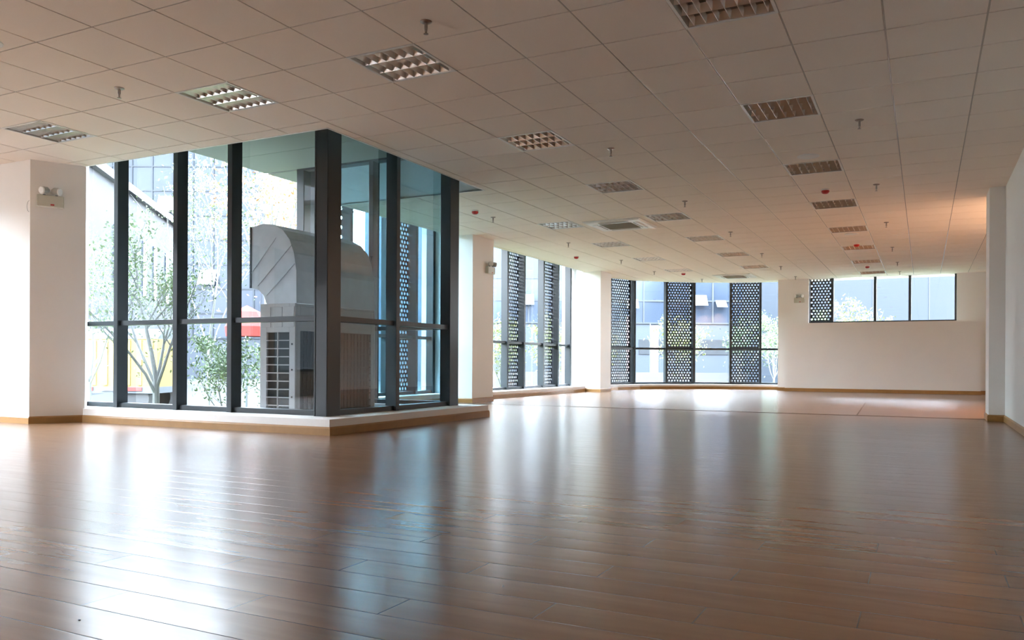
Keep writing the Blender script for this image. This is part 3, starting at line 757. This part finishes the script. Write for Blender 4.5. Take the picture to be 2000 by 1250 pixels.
rel(m, acu).build('embossed_panel', M['ac_white'], acu, bevel=0.012)
m = MB(); m.box((X0+0.05,Y0+0.08,0.04),(X1-0.05,Y1-0.05,1.36)); rel(m, acu).build('coil', M['coil'], acu)
m = MB()
gm_ = (gx0+gx1)/2
m.box((gm_-0.007,Y0-0.004,gz0),(gm_+0.007,Y0+0.012,gz1))
for k in range(1, 10): z = gz0+(gz1-gz0)*k/10; m.box((gx0,Y0-0.004,z-0.006),(gx1,Y0+0.012,z+0.006))
rel(m, acu).build('guard_grille', M['ac_white'], acu)
m = MB()
for k in range(1, 12): z = 0.05+1.02*k/12; m.box((X1-0.012,Y0+0.09,z-0.005),(X1-0.002,Y1-0.09,z+0.005))
for k in range(1, 20): y = Y0+0.09+(Y1-Y0-0.18)*k/20; m.box((X1-0.010,y-0.004,0.05),(X1-0.003,y+0.004,1.07))
rel(m, acu).build('side_grille', M['coil'], acu)
for z in (0.30, 0.62, 0.92):
    m = MB(); m.tube((X1-0.045,Y0-0.006,z),(X1-0.045,Y0+0.002,z),0.011,n=10); rel(m, acu).build('bolt', M['black'], acu)
# hood: elbow profile in XZ, extruded along Y, open towards -X
prof = [(-1.62,2.33),(-1.42,2.36),(-1.26,2.34),(-1.12,2.27),(-1.01,2.15),(-0.94,1.98),(-0.905,1.78),(-0.90,1.40)]
low = [(-1.36,1.40),(-1.40,1.50),(-1.50,1.58),(-1.62,1.60)]
m = MB(); n_ = len(prof)
full = prof+low
m.add([(x,Y0+0.02,z) for x,z in full], [tuple(range(len(full)))]); m.add([(x,Y1-0.02,z) for x,z in full], [tuple(range(len(full)))])
for seq in (prof, low):
    k = len(seq); m.add([(x,Y0+0.02,z) for x,z in seq]+[(x,Y1-0.02,z) for x,z in seq], [(i,i+1,k+i+1,k+i) for i in range(k-1)])
rel(m, acu).build('discharge_hood', M['galv'], acu)
m = MB()
for a, b in (((-1.60,1.78),(-1.22,2.18)),((-1.50,1.62),(-0.98,2.08)),((-1.36,1.50),(-0.93,1.86))):
    a = Vector((a[0],Y0+0.016,a[1])); b = Vector((b[0],Y0+0.016,b[1])); m.tube(a,b,0.004,n=6)
rel(m, acu).build('seam_rib', M['galv'], acu)
m = MB(); m.box((-1.625,Y0+0.01,1.60),(-1.60,Y1-0.01,1.62)); m.box((-1.625,Y0+0.01,2.31),(-1.60,Y1-0.01,2.335)); m.box((-1.625,Y0+0.01,1.60),(-1.60,Y0+0.03,2.33)); m.box((-1.625,Y1-0.03,1.60),(-1.60,Y1-0.01,2.33))
rel(m, acu).build('outlet_flange', M['coil'], acu)
mb = MB(); mb.box((-1.6,3.6,GZ),(-0.8,5.32,0.0)); struct(mb.build('trim_plinth', M['slab']), 'concrete plinth under the outdoor air conditioner')

# truck with yellow ribbed cargo body
tr = empty('cargo_truck', (-13.48, 9.53, GZ), math.radians(25))
tag(tr, 'yellow ribbed cargo truck body with white top parked beyond the left windows', 'truck')
L = 4.6; m = MB(); m.box((-L/2,0,0.66),(L/2,1.6,1.86))
k = 16
for i in range(k): x = -L/2+L*(i+.5)/k; m.box((x-0.045,-0.03,0.70),(x+0.045,0.0,1.82)); m.box((x-0.045,1.6,0.70),(x+0.045,1.63,1.82))
m.build('cargo_body', M['yellow'], tr)
m = MB(); m.add([(-L/2,-0.02,1.86),(L/2,-0.02,1.86),(L/2,1.62,1.86),(-L/2,1.62,1.86),(-L/2,0.4,2.12),(L/2,0.4,2.12),(L/2,1.3,2.12),(-L/2,1.3,2.12)], [(0,1,5,4),(1,2,6,5),(2,3,7,6),(3,0,4,7),(4,5,6,7)]); m.build('cover', M['truck_white'], tr)
for i in range(7):
    m = MB(); m.box((-L/2+0.1+i*0.62, -0.03, 0.56),(-L/2+0.5+i*0.62, 0.0, 0.65)); o = m.build('reflector_stripe', [M['umbrella'], M['sash']][i%2], tr)
m = MB(); m.box((-L/2,0.0,0.50),(L/2,1.6,0.66)); m.build('chassis', M['truck_white'], tr)
for x in (-1.7,-0.8,1.7):
    for y in (0.2, 1.4):
        m = MB(); m.tube((x,y-0.13,0.36),(x,y+0.13,0.36),0.36,n=20); m.build('wheel', M['rubber'], tr, smooth=True)

# trees --------------------------------------------------------------
def tree(name, x, y, h, trunk_r, spread, leaves, leafmat, label, group=None, base=0.28, lsize=0.05, zb=GZ+0.05, seed=1, forks=6, cat='tree', lean=(0,0)):
    rnd = random.Random(seed); r = empty(name, (x, y, zb)); tag(r, label, cat, group)
    tb = MB(); tips = []
    def branch(p, d, L, rad, lev):
        segs = 3; q = p
        for i in range(segs):
            d = (d+Vector((rnd.uniform(-.18,.18), rnd.uniform(-.18,.18), rnd.uniform(-.05,.12)))).normalized()
            e = q+d*(L/segs); r0 = rad*(1-i/segs*0.45); r1 = rad*(1-(i+1)/segs*0.45)
            tb.tube(q, e, r0, r1, n=6 if lev else 9, caps=(lev > 1)); q = e
            if lev >= 1: tips.append((q, L*0.35))
            if lev < 3 and i > 0 or (lev == 0 and i == 0 and False):
                for _ in range(2 if lev < 2 else 1):
                    a = rnd.uniform(0, 2*PI); sd = Vector((math.cos(a), math.sin(a), rnd.uniform(0.2, 0.9))).normalized()
                    branch(q, (d*0.45+sd*0.75*spread).normalized(), L*rnd.uniform(.45,.62), r1*0.6, lev+1)
        if lev < 3: branch(q, d, L*0.6, rad*0.5, lev+1)
    base_h = h*base
    d0 = Vector((lean[0], lean[1], 1)).normalized()
    tb.tube((0,0,0), d0*base_h, trunk_r, trunk_r*0.85, n=10)
    for k in range(forks):
        a = 2*PI*k/forks+rnd.uniform(-.3,.3); t = base_h*(0.75+0.25*rnd.random())
        branch(d0*t, Vector((math.cos(a)*0.42*spread, math.sin(a)*0.42*spread, 1)).normalized(), h*0.36*rnd.uniform(.8,1.1), trunk_r*0.5, 1)
    branch(d0*base_h, d0, h*0.38, trunk_r*0.7, 0)
    tb.build('trunk', M['bark'], r)
    lv = []; lf = []
    for i in range(leaves):
        p, s_ = tips[rnd.randrange(len(tips))]
        c = p+Vector((rnd.gauss(0,1), rnd.gauss(0,1), rnd.gauss(0,0.8)))*(s_*0.6+0.04)
        a = Vector((rnd.gauss(0,1), rnd.gauss(0,1), rnd.gauss(0,.6))).normalized(); b = a.orthogonal().normalized()
        b = (Matrix.Rotation(rnd.uniform(0, 2*PI), 3, a) @ b); w = a.cross(b)
        L_ = lsize*rnd.uniform(.7,1.3); k = len(lv)
        lv += [tuple(c-b*L_), tuple(c+w*L_*0.42), tuple(c+b*L_), tuple(c-w*L_*0.42)]; lf.append((k,k+1,k+2,k+3))
    m = MB(); m.v = lv; m.f = lf; m.m = [0]*len(lf); m.build('foliage', M[leafmat], r)
    return r
GT = 'trees outside the bay windows'
tree('young_tree', -4.67, 4.9, 3.2, 0.055, 1.1, 3200, 'leaf_g', 'young green tree with a bare grey trunk outside the second left pane', GT, 0.30, 0.028, seed=3, forks=4)
tree('young_tree', -9.06, 6.97, 4.2, 0.04, 1.0, 3000, 'leaf_g', 'slender leafy tree outside the leftmost pane', GT, 0.2, 0.028, seed=5, forks=4)
tree('young_tree', -7.9, 8.9, 5.4, 0.035, 0.7, 2600, 'leaf_g', 'thin upright tree outside the third left pane', GT, 0.3, 0.03, seed=8, forks=3)
tree('shrub', -4.3, 5.9, 1.9, 0.02, 1.0, 2400, 'leaf_g', 'light green shrub low outside the third left pane', 'shrubs outside the bay', 0.15, 0.03, seed=11, forks=5, cat='shrub')
tree('shrub', -4.9, 7.9, 1.9, 0.02, 0.9, 2200, 'leaf_g', 'light green shrub left of the outdoor air conditioner', 'shrubs outside the bay', 0.15, 0.03, seed=12, forks=5, cat='shrub')
tree('shrub', -3.0, 6.1, 1.1, 0.015, 0.8, 260, 'leaf_r', 'small red-leaved shrub at the foot of the outdoor air conditioner', 'shrubs outside the bay', 0.15, 0.03, seed=13, forks=4, cat='shrub')
tree('autumn_tree', -8.6, 11.6, 7.0, 0.07, 0.8, 4200, 'leaf_o', 'tall tree with orange leaves outside the fourth left pane', GT, 0.4, 0.055, seed=21, forks=5)
tree('garden_tree', -11.5, 15.8, 7.5, 0.07, 0.8, 2400, 'leaf_g', 'tall pale tree in front of the glass office block', GT, 0.35, 0.06, seed=24, forks=5)
FT = 'trees beyond the far windows'
for i, (x, y, h, lm, n_, sd, lb) in enumerate([
    (-5.2, 17.2, 2.6, 'leaf_y', 1400, 31, 'yellow green bush outside the first pane of the side window'),
    (-5.0, 20.4, 2.8, 'leaf_y', 1500, 32, 'yellow green bush outside the middle pane of the side window'),
    (-4.6, 23.6, 2.6, 'leaf_y', 1400, 33, 'yellow green bush outside the last pane of the side window'),
    (-2.2, 25.0, 3.0, 'leaf_y', 1300, 34, 'leaning yellow green tree outside the first clear pane of the curved windows'),
    (0.4, 29.5, 3.2, 'leaf_g', 1500, 35, 'green tree outside the middle clear pane of the curved windows'),
    (-1.2, 31.0, 3.2, 'leaf_d', 1300, 37, 'darker green tree behind the middle perforated screen'),
    (1.9, 31.4, 3.4, 'leaf_g', 1500, 36, 'green tree outside the last clear pane of the curved windows'),
    (3.9, 27.2, 3.6, 'leaf_y', 1400, 38, 'yellow green tree top in the lower left of the high back window')]):
    tree('garden_tree', x, y, h, 0.04, 0.95, n_, lm, lb, FT, 0.22, 0.05, seed=sd, forks=5)

# lamp post and red parasol
lp = empty('lamp_post', (-3.99, 6.75, GZ)); tag(lp, 'slim grey lamp post outside the fourth left pane', 'lamp post')
m = MB(); m.tube((0,0,0),(0,0,0.06),0.11,n=16); m.build('base', M['pole'], lp)
m = MB(); m.tube((0,0,0.05),(0,0,2.35),0.035,0.03,n=14); m.build('pole', M['pole'], lp, smooth=True)
m = MB(); m.lathe((0,0,2.35),[(0.035,0),(0.06,0.03),(0.07,0.12),(0.03,0.17)],16); m.build('lamp_head', M['white_plastic'], lp, smooth=True)
um = empty('parasol', (-9.9, 12.0, GZ)); tag(um, 'red round parasol outside the fourth left pane', 'parasol')
m = MB(); n_ = 10; R_ = 0.55
vs = [(0,0,2.75)]+[(R_*0.6*math.cos(2*PI*i/n_),R_*0.6*math.sin(2*PI*i/n_),2.58) for i in range(n_)]+[(R_*math.cos(2*PI*i/n_),R_*math.sin(2*PI*i/n_),2.2) for i in range(n_)]+[(R_*0.95*math.cos(2*PI*i/n_),R_*0.95*math.sin(2*PI*i/n_),1.95) for i in range(n_)]
fs = [(0,1+i,1+(i+1)%n_) for i in range(n_)]+[(1+i,1+n_+i,1+n_+(i+1)%n_,1+(i+1)%n_) for i in range(n_)]+[(1+n_+i,1+2*n_+i,1+2*n_+(i+1)%n_,1+n_+(i+1)%n_) for i in range(n_)]
m.add(vs, fs); m.build('canopy', M['umbrella'], um)
m = MB(); m.tube((0,0,0),(0,0,2.74),0.025,n=10); m.build('pole', M['pole'], um)

# buildings ----------------------------------------------------------
def facade_building(name, label, a, b, depth, z1, wallm, rows=None, cell=None, slits=None, group='buildings outside'):
    """front from a to b (room side is to the right of a->b), body extends to the left"""
    a = Vector((a[0], a[1])); b = Vector((b[0], b[1])); u = (b-a).normalized(); out = Vector((-u.y, u.x)); L = (b-a).length
    r = empty(name, (a.x, a.y, GZ), math.atan2(u.y, u.x)); tag(r, label, 'building', group)
    m = MB(); m.box((0,0.0,0),(L,depth,z1)); m.build('wall', wallm, r)
    return r, L
A, LA = facade_building('warehouse', 'pale blue grey building with narrow slit windows beyond the left panes', (-16.5, 8.9), (-31.2, 28.2), 5, 8.6, M['wallA'])
for x in (8.0, 12.5, 17.0, 19.0, 21.5, 26.0):
    m = MB(); m.box((x,-0.06,4.3),(x+0.55,0.02,6.9)); f = m.build('slit_window', M['pane_b'], A)
m = MB(); m.box((-0.1,-0.25,8.6),(LA+0.1,0.3,8.95)); m.build('parapet', M['parapet'], A)
def grid_front(r, x0, x1, z0, z1, cw, ch, sashes=(), pm='pane_b', mm='mull_out'):
    m = MB(); m.box((x0,-0.03,z0),(x1,0.03,z1)); m.build('glazing', M[pm], r)
    m = MB(); x = x0
    while x <= x1+0.01: m.box((x-0.05,-0.10,z0),(x+0.05,-0.03,z1)); x += cw
    z = z0
    while z <= z1+0.01: m.box((x0,-0.09,z-0.05),(x1,-0.031,z+0.05)); z += ch
    m.build('facade_grid', M[mm], r)
    for (sx_, sz_, w, h) in sashes:
        m = MB(); t = 0.55
        m.add([(sx_,-0.10,sz_+h),(sx_+w,-0.10,sz_+h),(sx_+w,-0.10-t,sz_+0.06),(sx_,-0.10-t,sz_+0.06),(sx_,-0.14,sz_+h),(sx_+w,-0.14,sz_+h),(sx_+w,-0.14-t,sz_+0.06),(sx_,-0.14-t,sz_+0.06)],
              [(0,1,2,3),(4,5,6,7),(0,1,5,4),(1,2,6,5),(2,3,7,6),(3,0,4,7)]); m.build('open_sash', M['sash'], r)
B, LB = facade_building('office_block', 'tall glass office block behind the slit-windowed building', (-60.0, 30.5), (-37.7, 41.7), 14, 20.5, M['wallB'])
grid_front(B, 0.2, LB-0.2, 3.0, 20.1, 1.5, 1.8, [(14.2,8.6,1.3,1.2),(17.2,12.2,1.3,1.2),(20.2,6.8,1.3,1.2),(9.7,13.9,1.3,1.2)], 'pane_t', 'mull_t')
C_, LC = facade_building('office_building', 'blue glass office building with open windows beyond the curved windows', (-28.0, 40.9), (-1.4, 54.4), 12, 11.5, M['wallC'])
grid_front(C_, 0.2, LC-0.2, 4.0, 7.0, 1.55, 1.5, [(22.1,5.1,0.9,0.8),(23.6,5.0,0.7,0.55),(17.6,4.9,0.8,0.7),(27.2,6.0,0.9,0.5),(10.5,5.1,0.9,0.8)])
m = MB(); m.box((18.5,-0.05,1.9),(25.0,0.0,2.9)); m.build('garage_front', M['darkband'], C_)
m = MB()
for i, ch in enumerate([(26.35,3.15,0.22),(26.63,3.15,0.2),(26.90,3.15,0.26),(26.4,2.62,0.24),(26.7,2.62,0.2),(26.95,2.62,0.22)]):
    x, z, w = ch; m.box((x,-0.09,z),(x+w*0.8,-0.05,z+0.09)); m.box((x,-0.09,z+0.13),(x+w*0.8,-0.05,z+0.22)); m.box((x+w*0.3,-0.09,z),(x+w*0.5,-0.05,z+0.34))
m.build('wall_sign', M['sash'], C_)
D_, LD = facade_building('office_wing', 'plain pale building filling the high back window', (0.4, 33.4), (13.0, 39.3), 8, 8.5, M['wallD'])
m = MB()
for x in (1.2, 3.6, 6.0, 8.4): m.box((x-0.02,-0.02,0.2),(x+0.02,0.0,8.3))
m.build('panel_joint', M['mull_out'], D_)
for i, (x, y) in enumerate([(-8.4, 37.5), (-7.3, 38.2)]):
    bn = empty('banner', (x, y, GZ)); tag(bn, ['pink and white tall banner left of its twin beyond the curved windows', 'pink and white tall banner right of its twin beyond the curved windows'][i], 'banner', 'tall banners')
    m = MB(); m.tube((0,0,0),(0,0,3.9-i*0.5),0.03,n=8); m.build('pole', M['pole'], bn)
    m = MB(); m.box((0.03,-0.01,0.7),(0.45,0.01,3.8-i*0.5)); m.build('cloth', M['banner'], bn)
E_, LE = facade_building('sky_blocker', 'added dark block out of view, hiding low sky from the left wall windows', (-19.0, -36.0), (-19.0, 3.4), 6, 6.2, M['darkband'])  # unseen block added to keep bright low sky out of the glass reflections
m = MB(); m.box((-0.1,-0.2,6.2),(LE+0.1,0.2,6.5)); m.build('parapet', M['parapet'], E_)
mb = MB(); mb.obox((-14.0,31.5), (0.93,0.36,0), (-0.36,0.93,0), (0,13), (0,0.3), GZ, GZ+0.85); tag(mb.build('garden_wall', M['parapet']), 'low white garden wall running beyond the far windows', 'wall')
